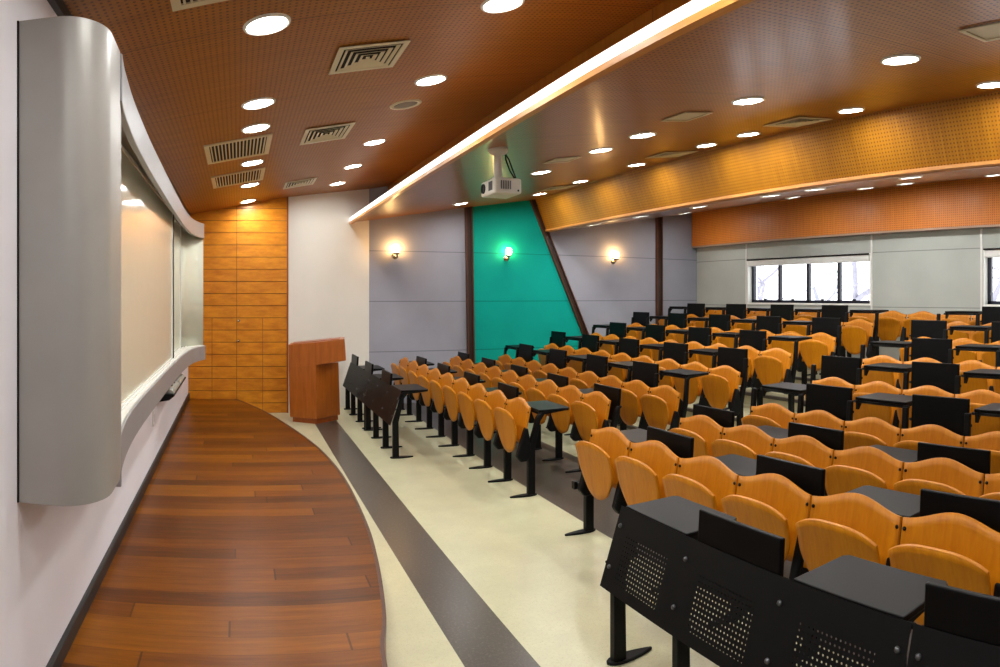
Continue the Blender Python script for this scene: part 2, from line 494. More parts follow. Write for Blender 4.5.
# back wall with two window openings
WZ0, WZ1, WZ2 = 1.675, 2.37, 2.51
wins = [(6.44, 9.36), (1.47, 4.39)]
bm = bm_new()
add_box(bm, (XB, YN-0.1, 0), (XB+0.25, YG+0.15, WZ0))
add_box(bm, (XB, YN-0.1, WZ2), (XB+0.25, YG+0.15, ZT))
for a, b in ((YN-0.1, 1.47), (4.39, 6.44), (9.36, YG+0.15)):
    add_box(bm, (XB, a, WZ0), (XB+0.25, b, WZ2))
struct('wall_back', bm, M['back'], 'pale grey panelled back wall with windows', 'wall')
bm = bm_new()
for y in (9.385, 6.42, 4.42, 1.44):
    add_box(bm, (XB-0.008, y-0.018, 0.8), (XB+0.01, y+0.018, 2.86))
struct('trim_7', bm, M['blind'], 'white joint strips on the back wall', 'trim')
for n, (a, b) in enumerate(wins):
    bm = bm_new()      # white reveal lining
    add_box(bm, (XB-0.006, a, WZ0-0.03), (XB+0.25, b, WZ0))
    add_box(bm, (XB+0.0, a-0.001, WZ0), (XB+0.25, a+0.02, WZ2))
    add_box(bm, (XB+0.0, b-0.02, WZ0), (XB+0.25, b+0.001, WZ2))
    add_box(bm, (XB+0.0, a, WZ2-0.02), (XB+0.25, b, WZ2))
    w = struct('window_%d' % (n+1), bm, M['white'],
               ('window beside the far corner of the back wall', 'window at the right edge of the back wall')[n], 'window')
    fb = bm_new()
    ys = [a+0.05 + (b-a-0.1)*i/4 for i in range(5)]
    for y in ys:
        add_box(fb, (XB+0.10, y-0.03, WZ0), (XB+0.16, y+0.03, WZ2-0.02))
    add_box(fb, (XB+0.10, a+0.02, WZ0), (XB+0.16, b-0.02, WZ0+0.05))
    add_box(fb, (XB+0.10, a+0.02, WZ2-0.07), (XB+0.16, b-0.02, WZ2-0.02))
    obj('window_frame', fb, M['navy'], w)
    for i in range(4):
        hb = bm_new()
        ym = (ys[i]+ys[i+1])/2
        add_box(hb, (XB+0.07, ym-0.03, WZ0+0.045), (XB+0.10, ym+0.03, WZ0+0.075)); bevel(hb, 0.006)
        obj('latch', hb, M['navy'], w)
    for i in range(4):
        gb = bm_new(); add_box(gb, (XB+0.128, ys[i]+0.03, WZ0+0.05), (XB+0.134, ys[i+1]-0.03, WZ2-0.07))
        obj('pane', gb, M['glass'], w)
    cb = bm_new()
    add_prism(cb, [(XB-0.02, WZ1), (XB+0.08, WZ1), (XB+0.08, WZ2-0.03), (XB-0.02, WZ2-0.03)], a+0.03, b-0.03, 'y'); bevel(cb, 0.012)
    t = obj('roller_blind', cb, M['blind'])
    tag(t, ('white rolled-up blind above the window by the far corner', 'white rolled-up blind above the window at the right edge')[n], 'blind', 'roller blinds above the windows')
    rb = bm_new(); add_tube(rb, [(XB-0.03, a+0.02, WZ2-0.02), (XB-0.03, b-0.02, WZ2-0.02)], 0.014, 8)
    obj('rail', rb, M['black'], t)

# near side wall and the wall behind the camera side (complete the room)
bm = bm_new(); add_box(bm, (XF-0.15, YN-0.15, 0), (XB+0.15, YN, ZT))
struct('wall_near', bm, M['grey'], 'grey side wall on the near side', 'wall')

# ceilings
def slope_slab(name, x0, x1, f, th, y0, y1, mat, label):
    b = bm_new()
    add_prism(b, [(x0, f(x0)), (x1, f(x1)), (x1, f(x1)+th), (x0, f(x0)+th)], y0, y1, 'y')
    return struct(name, b, mat, label, 'ceiling')
slope_slab('ceiling_front', XF-0.1, XCE, zl, 0.08, YN-0.1, YG+0.1, M['ceil'], 'brown perforated timber ceiling over the stage')
slope_slab('ceiling_rear', XLIP, XFT+0.06, zr, 0.05, YN-0.1, YG+0.1, M['ceil_rear'], 'glossy perforated timber ceiling over the front seats')
bm = bm_new()
add_box(bm, (XCE, YN-0.1, zr(XCE)+0.05), (XCE+0.05, YG+0.1, zl(XCE)+0.08))
struct('ceiling_upstand', bm, M['ceil'], 'dark timber upstand behind the cove light', 'ceiling')
# lip under the cove light
bm = bm_new()
zb = zr(XLIP)
add_prism(bm, [(XLIP-0.02, zb-0.03), (XLIP+0.03, zb-0.03), (XLIP+0.03, zb+0.006), (XLIP-0.02, zb+0.006)], YN, YG-0.13, 'y')
struct('trim_8', bm, M['lip'], 'pale timber lip under the cove light', 'trim')
# fascia
bm = bm_new()
zt, zbf = zr(XFT), 2.975
add_prism(bm, [(XFT, zt), (XFB, zbf), (XFB+0.05, zbf), (XFT+0.05, zt+0.06)], YN, YG, 'y')
struct('ceiling_fascia', bm, M['fascia'], 'gold lit perforated fascia dropping from the ceiling', 'ceiling')
bm = bm_new()
add_prism(bm, [(XFB-0.03, zbf-0.008), (XFB+0.06, zbf-0.018), (XFB+0.06, zbf+0.025), (XFB-0.03, zbf+0.025)], YN, YG, 'y')
struct('trim_9', bm, M['lip'], 'pale timber strip under the gold fascia', 'trim')
XS2 = 8.74
slope_slab('ceiling_soffit', XFB+0.03, XB, zs, 0.06, YN-0.1, YG+0.1, M['soffit'], 'low soffit over the rear seats')
bm = bm_new()
add_box(bm, (XS2, YN, 2.83), (XS2+0.04, YG-0.03, zs(XS2)+0.02))
struct('ceiling_back_fascia', bm, M['fascia_back'], 'orange perforated fascia above the windows', 'ceiling')
bm = bm_new()
add_box(bm, (XS2-0.004, YN, 2.80), (XB, YG-0.03, 2.832))
struct('trim_10', bm, M['soffit'], 'underside of the fascia above the windows', 'trim')
bm = bm_new()   # roof closes the voids above the ceilings
add_box(bm, (XF-0.15, YN-0.15, ZT), (XB+0.25, YG+0.15, ZT+0.1))
struct('ceiling_deck', bm, M['void'], 'dark structural deck above the ceilings', 'ceiling')

# exterior: bare trees beyond the windows
def tree(x, y, seed, label):
    rnd = random.Random(seed)
    b = bm_new()
    def grow(p, d, ln, r, depth):
        pts = [p]
        for i in range(4):
            d = (d + Vector((rnd.uniform(-.25,.25), rnd.uniform(-.25,.25), rnd.uniform(-.1,.16)))).normalized()
            p = p + d*ln/4; pts.append(p)
        add_tube(b, pts, r, 6, 0, r*0.6)
        if depth > 0:
            for i in range(3):
                a = Vector((rnd.uniform(-1,1), rnd.uniform(-1,1), rnd.uniform(-0.3,0.7))).normalized()
                q = pts[rnd.choice((2,3,4))]
                grow(q, (d*0.5+a).normalized(), ln*0.72, r*0.5, depth-1)
    grow(Vector((x, y, -1.5)), Vector((0,0,1)), 3.2, 0.16, 4)
    o = obj('bare_tree', b, M['bark'])
    tag(o, label, 'tree', 'bare trees outside the windows')
tree(14.5, 15.2, 3, 'glare-paled bare tree outside, behind the left panes of the window by the far corner')
tree(15.0, 11.3, 11, 'glare-paled bare tree outside, behind the right panes of the window by the far corner')
tree(14.0, 6.2, 5, 'glare-paled bare tree outside the window at the right edge')

# ------------------------------------------------------------------ lamps
NTH = ['first','second','third','fourth','fifth','sixth','seventh','eighth','ninth','tenth']
def downlight_proto(slope):
    a = math.atan(slope)
    R = Matrix.Rotation(-a, 3, 'Y')
    t = thing('downlight', '', 'ceiling light')
    b = bm_new()
    add_lathe(b, [(0.104, 0.004), (0.104, -0.003), (0.112, -0.011), (0.124, -0.009), (0.128, 0.0), (0.128, 0.004)], (0,0,0), 32, R)
    obj('trim_ring', b, M['white'], t)
    b = bm_new()
    add_lathe(b, [(0, -0.003), (0.06, -0.003), (0.104, -0.001), (0.104, 0.004), (0, 0.004)], (0,0,0), 32, R)
    obj('diffuser', b, M['lamp'], t)
    return t
LY = [9.95, 8.42, 7.02, 5.62, 4.92, 3.48, 2.2]
colset = [
    (0.15, zl, 0.18, [9.97,8.52,7.1,5.63,4.91,3.48,2.05,0.58,-0.8], 'in brown ceiling column over the stage'),  # near-end lamps are unseen, added along the grid to brighten the board wall
    (1.45, zl, 0.18, [9.70,8.37,7.02,4.9,3.48,2.05,0.58,-0.8], 'in brown ceiling column beside the cove light'),  # column carried on out of view for more light near the camera
    (3.45, zr, 0.1595, [10.0,7.1,5.74,5.0,3.62,2.27,0.7], 'in glossy ceiling column nearer the cove light'),
    (4.77, zr, 0.1595, [9.86,8.5,7.05,5.67,5.0,3.67,2.28,0.75,-0.8], 'in glossy ceiling column along the gold fascia'),
    (5.78, zs, 0.17, [9.84,8.43,7.04,5.68,4.96,3.68,2.3,0.8], 'in soffit column just behind the gold fascia'),
    (7.72, zs, 0.17, [9.8,7.09,5.68,5.0,3.66,2.3,0.8], 'in soffit column nearest the windows'),
]
used = {}
for x, f, sl, ys, lab in colset:
    for i, y in enumerate(ys):
        if sl not in used:
            used[sl] = downlight_proto(sl); d = used[sl]; d.location = (x, y, f(x)-0.0015)
        else:
            d = dup(used[sl], (x, y, f(x)-0.0015))
        d['label'] = 'glowing round downlight ' + lab + ', ' + NTH[i] + ' from the far end'
        d['group'] = 'recessed downlights'
    
bm = bm_new()
add_box(bm, (XLIP-0.012, YN+0.02, zb+0.007), (XLIP+0.03, YG-0.16, zb+0.074)); bevel(bm, 0.006)
t = obj('cove_light', bm, M['cove']); tag(t, 'long glowing white cove light strip along the ceiling edge', 'light')

# wall lamps on the grey and teal wall
def sconce(x, z, label):
    t = thing('wall_lamp', label, 'wall lamp', (x, YG-0.012 if 3.92 < x < 5.6 else YG, z), 0, 'wall lamps on the side wall')
    b = bm_new(); add_lathe(b, [(0,-0.02),(0.05,-0.02),(0.055,-0.008),(0.055,0.004),(0,0.004)], (0,0,-0.03), 20, Matrix.Rotation(radians(90),3,'X'))
    obj('backplate', b, M['chrome'], t)
    b = bm_new()
    add_tube(b, [(0,-0.005,-0.03),(0,-0.06,-0.045),(0,-0.1,-0.04),(0,-0.115,-0.015)], 0.011, 8)
    obj('arm', b, M['chrome'], t)
    b = bm_new(); add_lathe(b, [(0,-0.02),(0.035,-0.018),(0.05,0.0),(0.055,0.02),(0.05,0.02),(0,0.005)], (0,-0.115,0), 20)
    obj('cup', b, M['chrome'], t)
    b = bm_new(); add_lathe(b, [(0,0.0),(0.03,0.008),(0.045,0.03),(0.05,0.07),(0.046,0.11),(0.036,0.13),(0,0.135)], (0,-0.115,0.006), 20)
    obj('glass_shade', b, M['bulb'], t)
    return t
sconce(2.60, 2.50, 'glowing wall lamp on grey wall left of the teal panel')
sconce(4.61, 2.50, 'glowing wall lamp on the teal panel')
sconce(6.83, 2.50, 'glowing wall lamp on grey wall right of the teal panel')

# ------------------------------------------------------------------ ceiling vents
def linear_vent(x0, x1, y0, y1, f, sl, label, n, axis='y'):
    """grille in a sloped ceiling; blades run along y, spaced along x"""
    t = thing('ceiling_vent', label, 'vent', ((x0+x1)/2, (y0+y1)/2, f((x0+x1)/2)), 0, 'ceiling vents')
    R = Matrix.Rotation(-math.atan(sl), 3, 'Y')
    hx, hy = (x1-x0)/2, (y1-y0)/2
    def bx(b, lo, hi, r=None):
        add_box(b, lo, hi, 0, R, (0,0,0))
    w = 0.045
    b = bm_new()
    for lo, hi in (((-hx,-hy,-0.012),(hx,-hy+w,0.002)), ((-hx,hy-w,-0.012),(hx,hy,0.002)), ((-hx,-hy+w,-0.012),(-hx+w,hy-w,0.002)), ((hx-w,-hy+w,-0.012),(hx,hy-w,0.002))):
        bx(b, lo, hi)
    obj('frame', b, M['beige'], t)
    b = bm_new(); bx(b, (-hx+w*0.8,-hy+w*0.8,-0.003), (hx-w*0.8,hy-w*0.8,-0.001))
    obj('backing', b, M['void'], t)
    for i in range(n):
        b = bm_new()
        xx = -hx+w + (2*hx-2*w)*(i+0.5)/n
        bx(b, (xx-0.006, -hy+w, -0.010), (xx+0.006, hy-w, -0.003))
        obj('slat', b, M['beige'], t)
    return t
def diffuser_vent(x0, x1, y0, y1, f, sl, label, rings=4, solid=False):
    t = thing('ceiling_diffuser', label, 'vent', ((x0+x1)/2, (y0+y1)/2, f((x0+x1)/2)), 0, 'square ceiling diffusers')
    R = Matrix.Rotation(-math.atan(sl), 3, 'Y')
    hx, hy = (x1-x0)/2, (y1-y0)/2
    def ring(b, k0, k1, z0, z1):
        ax_, ay, bx_, by = hx*k0, hy*k0, hx*k1, hy*k1
        o = [(-ax_,-ay),(ax_,-ay),(ax_,ay),(-ax_,ay)]; i = [(-bx_,-by),(bx_,-by),(bx_,by),(-bx_,by)]
        vo = [bm_v(b, R, p, z0) for p in o]; vi = [bm_v(b, R, p, z1) for p in i]
        vo2 = [bm_v(b, R, p, z0+0.004) for p in o]; vi2 = [bm_v(b, R, p, z1+0.004) for p in i]
        for q in range(4):
            r = (q+1) % 4
            b.faces.new((vo[q],vo[r],vi[r],vi[q])); b.faces.new((vo2[q],vi2[q],vi2[r],vo2[r]))
            b.faces.new((vo[q],vo2[q],vo2[r],vo[r])); b.faces.new((vi[q],vi[r],vi2[r],vi2[q]))
    def bm_v(b, R, p, z): return b.verts.new(R @ Vector((p[0], p[1], z)))
    b = bm_new(); ring(b, 1.0, 0.84, -0.012, -0.012); 
    obj('frame', b, M['beige'], t)
    b = bm_new(); add_box(b, (-hx*0.86,-hy*0.86,-0.004),(hx*0.86,hy*0.86,-0.001),0,R,(0,0,0))
    obj('backing', b, M['beige'] if solid else M['void'], t)
    if not solid:
        for i in range(rings):
            k = 0.78 - 0.72*i/rings
            b = bm_new(); ring(b, k, k-0.09, -0.014, -0.006)
            obj('louvre', b, M['beige'], t)
        b = bm_new(); add_box(b, (-hx*0.05,-hy*0.05,-0.013),(hx*0.05,hy*0.05,-0.006),0,R,(0,0,0))
        obj('hub', b, M['beige'], t)
    return t
linear_vent(-0.31, 0.31, 5.93, 6.74, zl, 0.18, 'long slatted vent over the stage, the nearer of two side by side', 16)
linear_vent(-0.31, 0.31, 7.50, 8.26, zl, 0.18, 'long slatted vent over the stage, the farther of two side by side', 16)
linear_vent(-0.31, 0.31, 2.30, 3.10, zl, 0.18, 'slatted vent over the stage cut by the top edge of the picture', 16)
diffuser_vent(0.60, 1.05, 3.97, 4.46, zl, 0.18, 'large square vent with stepped louvres nearest the camera')
diffuser_vent(0.60, 1.06, 5.96, 6.58, zl, 0.18, 'square vent in brown ceiling, middle one of three')
diffuser_vent(0.62, 1.05, 8.78, 9.34, zl, 0.18, 'square vent in brown ceiling nearest the veneer wall')
diffuser_vent(4.50, 4.98, 4.05, 4.53, zr, 0.1595, 'square diffuser in glossy ceiling, nearer one by the gold fascia')
diffuser_vent(4.48, 4.98, 6.05, 6.46, zr, 0.1595, 'square diffuser in glossy ceiling, farther one by the gold fascia')
diffuser_vent(4.48, 4.98, 8.85, 9.35, zr, 0.1595, 'square diffuser in glossy ceiling nearest the grey wall')
diffuser_vent(3.18, 3.46, 4.03, 4.36, zr, 0.1595, 'plain square access panel in glossy ceiling above the seats', solid=True)
diffuser_vent(3.10, 3.42, 6.06, 6.36, zr, 0.1595, 'plain square access panel in glossy ceiling beside the projector', solid=True)
diffuser_vent(3.10, 3.42, 1.35, 1.68, zr, 0.1595, 'plain square access panel at the top right of the ceiling', solid=True)
R18 = Matrix.Rotation(-math.atan(0.18), 3, 'Y')
t = thing('ceiling_speaker', 'round grey speaker grille in the brown ceiling', 'speaker', (1.42, 5.56, zl(1.42)))
b = bm_new(); add_lathe(b, [(0.105,0.002),(0.105,-0.008),(0.13,-0.012),(0.14,-0.006),(0.14,0.002)], (0,0,0), 28, R18); obj('rim', b, M['beige'], t)
b = bm_new(); add_lathe(b, [(0,-0.009),(0.09,-0.008),(0.106,-0.004),(0.106,0.002),(0,0.002)], (0,0,0), 28, R18); obj('grille', b, M['speaker'], t)

# ------------------------------------------------------------------ projector
t = thing('projector', 'white ceiling projector on a short pole with black cables', 'projector', (2.17, 5.26, 2.72))
b = bm_new(); add_box(b, (-0.115,-0.16,-0.07),(0.13,0.16,0.06)); bevel(b, 0.018, 3); obj('body', b, M['projector'], t)
b = bm_new(); add_lathe(b, [(0,0.0),(0.03,0.0),(0.036,-0.006),(0.042,-0.008),(0.042,0.03)], (-0.118,0.09,-0.005), 20, Matrix.Rotation(radians(-90),3,'Y').inverted()); obj('lens', b, M['black'], t)
for k, (y0, x0) in enumerate(((-0.08, None), (None, -0.06))):
    b = bm_new()
    for i in range(5):
        if x0 is None: add_box(b, (-0.119, y0-0.03+i*0.018, -0.04), (-0.112, y0-0.022+i*0.018, 0.035))
        else: add_box(b, (x0+i*0.02, -0.164, -0.035), (x0+0.011+i*0.02, -0.157, 0.035))
    obj('vent_grille', b, M['bolt'], t)
b = bm_new(); add_box(b, (0.09,-0.163,-0.05),(0.105,-0.158,-0.035)); obj('foot_screw', b, M['black'], t)
dz = zr(2.17)-2.72
b = bm_new(); add_lathe(b, [(0,0.06),(0.055,0.06),(0.05,0.085),(0.034,0.09),(0.034,dz-0.06),(0.07,dz-0.05),(0.085,dz-0.03),(0.085,dz),(0,dz)], (-0.02,0,0), 20); obj('pole', b, M['projector'], t)
for k in (0, 0.03):
    b = bm_new(); add_tube(b, [(0.05,0.02+k,dz-0.01),(0.055+k,0.01,dz-0.09),(0.09+k,0.0,0.15),(0.12+k*0.5,-0.02,0.09),(0.11,-0.03+k,0.055)], 0.007, 8)
    obj('cable', b, M['black'], t)

# ------------------------------------------------------------------ whiteboard unit
t = thing('whiteboard', 'large silver framed whiteboard unit with curved end column', 'whiteboard', (XF, 5.5, ZS+0.8))
ox, oy, oz = XF, 5.5, ZS+0.8
prof = smooth([(-0.463,2.60),(-0.486,2.75),(-0.518,2.95),(-0.562,3.2),(-0.602,3.63),(-0.625,4.2),(-0.632,5.1),(-0.632,6.4),(-0.62,7.5),(-0.585,8.3),(-0.52,8.75),(-0.44,9.0)], 5)
prof_top = smooth([(-0.455,2.60),(-0.47,2.72),(-0.487,2.9),(-0.517,3.37),(-0.545,4.2),(-0.562,5.1),(-0.582,6.4),(-0.59,7.5),(-0.57,8.3),(-0.515,8.75),(-0.455,9.0)], 5)
def loc_(p): return (p[0]-ox, p[1]-oy, p[2]-oz)
# end column
cp = [(XF, 2.24), (-0.625, 2.24)]
for k in range(1, 11):
    a = -pi/2 + (pi/2)*k/10
    cp.append((-0.625+0.162*cos(a), 2.43+0.19*sin(a)))
cp += [p for p in prof if 2.60 < p[1] < 2.9] + [(-0.60, 2.9), (-0.60, 2.8), (XF, 2.8)]
b = bm_new(); add_prism(b, [(p[0]-ox, p[1]-oy) for p in cp], 1.072-oz, 2.77-oz, 'z')
for f in b.faces:
    f.smooth = abs(f.normal.z) < 0.5
b.normal_update()
for f in b.faces: f.smooth = abs(f.normal.z) < 0.5
for e in b.edges:
    if len(e.link_faces) == 2 and e.calc_face_angle(0) > radians(30): e.smooth = False
col = obj('end_column', b, M['silver'], t)
b = bm_new(); add_box(b, (XF-ox, 2.234-oy, 1.072-oz), (XF+0.006-ox, 2.242-oy, 2.77-oz)); obj('edge_seal', b, M['black'], t)
def band(z0, z1, prof, name, mat):
    b = bm_new()
    out = [(p[0], p[1]) for p in prof] + [(-0.445, 9.10), (XF, 9.13)]
    inn = [(XF, 9.1), (XF, prof[0][1])]
    add_prism(b, [(p[0]-ox, p[1]-oy) for p in out+inn[1:]], z0-oz, z1-oz, 'z')
    bevel(b, 0.004, 1, 60)
    return obj(name, b, mat, t)
b = bm_new()
outer = [(p[0], p[1]) for p in prof_top if p[1] > 2.62] + [(-0.46, 9.08), (XF, 9.11)]
inner = [(XF, 9.07), (-0.52, 9.05)] + [(p[0]-0.035, p[1]) for p in prof_top[::-1] if 2.62 < p[1] < 8.9]
add_prism(b, [(p[0]-ox, p[1]-oy) for p in outer+inner], 2.575-oz, 2.77-oz, 'z')
bevel(b, 0.004, 1, 60); hd = obj('header', b, M['silver_light'], t)
b = bm_new()
add_prism(b, [(p[0]-0.02-ox, p[1]-oy) for p in prof_top if p[1] > 2.82] + [(XF-ox, 9.05-oy), (XF-ox, 2.82-oy)], 2.75-oz, 2.766-oz, 'z')
obj('top_plate', b, M['white'], hd)
band(0.945, 1.13, [p for p in prof if p[1] > 2.93], 'tray', M['silver_light'])
# tray top ledge (white channel)
b = bm_new()
out = [(p[0]-0.014, p[1]) for p in prof]
add_prism(b, [(p[0]-ox, p[1]-oy) for p in out + [(XF, 9.05), (XF, 2.72)]], 1.128-oz, 1.138-oz, 'z')
ledge = obj('tray_ledge', b, M['white'], t)
for xr in (-0.672, -0.705):
    b = bm_new(); add_box(b, (xr-0.006-ox, 2.86-oy, 1.136-oz), (xr+0.006-ox, 8.7-oy, 1.15-oz))
    obj('slide_rail', b, M['white'], t)
def board(x, y0, y1, name):
    b = bm_new(); add_box(b, (x-0.012-ox, y0-oy, 1.15-oz), (x+0.004-ox, y1-oy, 2.68-oz)); o = obj(name, b, M['boardw'], t)
    f = bm_new()
    for lo, hi in (((x-0.012,y0-0.02,1.14),(x+0.012,y0+0.01,2.69)), ((x-0.012,y1-0.03,1.14),(x+0.012,y1+0.012,2.69)), ((x-0.012,y0,1.14),(x+0.012,y1,1.165)), ((x-0.012,y0,2.665),(x+0.012,y1,2.69))):
        add_box(f, loc_(lo), loc_(hi))
    obj('board_frame', f, M['white'], o)
    return o
b1 = board(-0.69, 2.86, 6.95, 'sliding_board')
f = bm_new(); add_box(f, loc_((-0.705, 6.965, 1.14)), loc_((-0.672, 7.03, 2.69))); obj('edge_strip', f, M['black'], b1)
board(-0.722, 6.4, 8.35, 'sliding_board')
b = bm_new()
def F(u, v):
    p = [(-0.735,8.3),(-0.72,8.55),(-0.66,8.8),(-0.56,8.98),(-0.475,9.06)]
    q = smooth(p, 6); i = u*(len(q)-1); k = min(int(i), len(q)-2); w = i-k
    return Vector(loc_((q[k][0]*(1-w)+q[k+1][0]*w, q[k][1]*(1-w)+q[k+1][1]*w, 1.135+v*1.60)))
add_slab(b, F, 24, 2, 0.015); obj('end_panel', b, M['boardw'], t)
b = bm_new(); add_box(b, loc_((XF, 2.8, 1.1)), loc_((XF+0.012, 9.1, 2.76))); obj('backing', b, M['white'], t)

# equipment shelf under the board and the switch plate
t = thing('equipment_shelf', 'grey control equipment on a black shelf under the whiteboard', 'equipment', (XF, 6.95, 0.86))
b = bm_new(); add_prism(b, [(0.0,-0.06),(0.12,-0.04),(0.17,0.0),(0.17,0.015),(0.0,0.015)], -0.70, 0.70, 'y'); bevel(b, 0.006); obj('shelf', b, M['black'], t)
for (y0, y1, h) in ((-0.66,-0.02,0.08), (0.04,0.64,0.075)):
    b = bm_new(); add_prism(b, [(0.02,0.016),(0.165,0.016),(0.15,0.05),(0.06,h),(0.02,h)], y0, y1, 'y'); bevel(b, 0.008)
    o = obj('control_unit', b, M['device'], t)
    for i in range(4):
        q = bm_new(); yy = y0+0.1+i*(y1-y0-0.15)/4
        add_box(q, (0.075, yy, h-0.022), (0.135, yy+0.07, h-0.012), 0, Matrix.Rotation(radians(28),3,'Y')); obj('key_block', q, M['black'] if i % 2 else M['white'], o)
t = thing('socket_plate', 'white socket plate on the wall below the whiteboard', 'switch', (XF, 6.0, 0.70))
b = bm_new(); add_box(b, (0,-0.045,-0.07),(0.011,0.045,0.07)); bevel(b, 0.004); obj('plate', b, M['white'], t)
b = bm_new(); add_box(b, (0.009,-0.02,-0.035),(0.015,0.02,0.035)); bevel(b, 0.003); obj('rocker', b, M['blind'], t)

# ------------------------------------------------------------------ lectern
lA, lC, lE = Vector((0.722,9.555)), Vector((1.096,9.312)), Vector((1.47,9.045))
lV = Vector((0.068,0.40)); lD = Vector((1.503,9.652))
t = thing('lectern', 'cherry wood lectern with overhanging slanted top beside the stage', 'lectern', (1.10, 9.55, 0))
def hexa(bot, top):
    """closed solid between two loops of 3D points"""
    b = bm_new(); off = Vector((1.10, 9.55, 0))
    v0 = [b.verts.new(Vector(p)-off) for p in bot]; v1 = [b.verts.new(Vector(p)-off) for p in top]
    n = len(bot)
    b.faces.new(v0[::-1]); b.faces.new(v1)
    for k in range(n): b.faces.new((v0[k], v0[(k+1)%n], v1[(k+1)%n], v1[k]))
    return b
def v3(p, z): return (p[0], p[1], z)
def lerp(a, b, f): return a + (b-a)*f
# plinth, body, slanted desk box
ins = lambda p, f=0.15: lerp(p, Vector((1.145,9.63)), f)
b = hexa([v3(ins(p), 0) for p in (lA,lC,lD,lA+lV)], [v3(ins(p), 0.075) for p in (lA,lC,lD,lA+lV)])
obj('plinth', b, M['lectern_dark'], t)
CB = lerp(lC, Vector((1.145,9.63)), 0.02)
b = hexa([v3(lerp(p, Vector((1.115,9.6)), 0.05), 0.07) for p in (lA,lC,lD,lA+lV)], [v3(lA,0.78), v3(lC-Vector((0.01,0)),0.84), v3(lerp(lD,lC,0.12),0.84), v3(lA+lV,0.80)])
bevel(b, 0.004, 1, 30); obj('body', b, M['lectern'], t)
b = hexa([v3(lA,0.775), v3(lC,0.833), v3(lE,0.916), v3(lE+lV,0.916), v3(lC+lV,0.833), v3(lA+lV,0.775)],
         [v3(lA,1.105), v3(lC,1.155), v3(lE-Vector((0.02,-0.014)),1.216), v3(lE+lV-Vector((0.02,-0.014)),1.216), v3(lC+lV,1.155), v3(lA+lV,1.105)])
bevel(b, 0.005, 1, 30); obj('desk_box', b, M['lectern'], t)
b = hexa([v3(lerp(lA+lV*0.08,lE,0.06),1.112), v3(lerp(lE+lV*0.08,lA,0.1),1.205), v3(lerp(lE+lV*0.9,lA+lV,0.1),1.205), v3(lerp(lA+lV*0.9,lE+lV,0.06),1.112)],
         [v3(lerp(lA+lV*0.08,lE,0.06),1.121), v3(lerp(lE+lV*0.08,lA,0.1),1.214), v3(lerp(lE+lV*0.9,lA+lV,0.1),1.214), v3(lerp(lA+lV*0.9,lE+lV,0.06),1.121)])
obj('reading_top', b, M['lectern_dark'], t)

# ------------------------------------------------------------------ lecture seats
P = 0.54
def leg_bm(xo, end=False, tall=False):
    b = bm_new()
    w = 0.024
    up = 0.80 if not tall else 0.86+ST
    front = [(-0.036,0.0),(-0.036,0.36),(-0.02,0.46),(0.052,0.70),(0.075,up-0.07)]
    back = [(0.11,up-0.07),(0.092,0.68),(0.036,0.44),(0.036,0.0)]
    add_prism(b, front+back, xo-w, xo+w, 'x'); bevel(b, 0.008, 2)
    # strut from the pivot to the post
    add_box(b, (xo-0.02,-0.135,0.345), (xo+0.02,0.0,0.40))
    if end: add_box(b, (xo+0.01,-0.115,0.35), (-LX+0.02,-0.06,0.395))
    return b
def foot_bm(xo):
    b = bm_new()
    pts = []
    n = 20
    for k in range(n):
        a = 2*pi*k/n
        y = -0.075 + 0.135*cos(a)
        wv = 0.045*sin(a)*(0.75+0.35*cos(a))
        pts.append((xo+wv, y))
    add_prism(b, pts, 0.0, 0.016, 'z'); bevel(b, 0.006, 2, 50)
    return b
def bracket_bm(xo):
    b = bm_new()
    add_prism(b, [(-0.145,0.36),(-0.11,0.315),(-0.05,0.315),(0.0,0.37),(-0.015,0.50),(-0.035,0.61),(-0.06,0.62),(-0.115,0.46)], xo-0.029, xo+0.029, 'x'); bevel(b, 0.013, 3, 25)
    return b
def seat_bm():
    b = bm_new()
    def F(u, v):
        uu = 2*u-1
        w = 0.128 + 0.109*sin(pi/2*min(1, v/0.70))
        zb_ = 0.355 + 0.045*uu*uu
        zt_ = 0.762 - 0.056*abs(uu)**2.8
        z = zb_ + (zt_-zb_)*v
        y = -0.120 - 0.050*v + 0.018*(uu*uu)*v - 0.018*(v**4)
        return Vector((uu*w, y, z))
    add_slab(b, F, 16, 10, 0.014)
    return b
def back_bm():
    b = bm_new()
    def F(u, v):
        uu = 2*u-1
        x = uu*0.264
        zt_ = 0.797 + 0.055*(0.5+0.5*cos(pi*uu))
        z = 0.46 + (zt_-0.46)*v
        y = -0.075 + 0.07*v + 0.025*(1-uu*uu) - 0.01
        return Vector((x, y, z))
    add_slab(b, F, 18, 8, 0.013)
    return b
def tablet_flat_bm(z):
    b = bm_new()
    add_prism(b, [(-0.245,0.085),(0.245,0.085),(0.245,0.38),(0.225,0.405),(-0.225,0.405),(-0.245,0.38)], z-0.025, z, 'z'); bevel(b, 0.005, 2)
    return b
def tablet_up_bm(z):
    b = bm_new()
    add_box(b, (-0.245,0.088,z-0.19), (0.245,0.116,z+0.135), 0, Matrix.Rotation(radians(-4),3,'X'), (0,0.1,z)); bevel(b, 0.006, 2)
    return b
def arm_bm(z, sg):
    b = bm_new()
    add_prism(b, [(0.085,z-0.10),(0.10,z-0.10),(0.14,z-0.045),(0.34,z-0.027),(0.34,z-0.0255),(0.085,z-0.0255)], sg*0.225-0.012, sg*0.225+0.012, 'x')
    return b
def rod_bm(z, y=0.10):
    b = bm_new()
    add_tube(b, [(-P/2+0.003,y,z-0.037),(P/2-0.003,y,z-0.037)], 0.0115, 8)
    return b
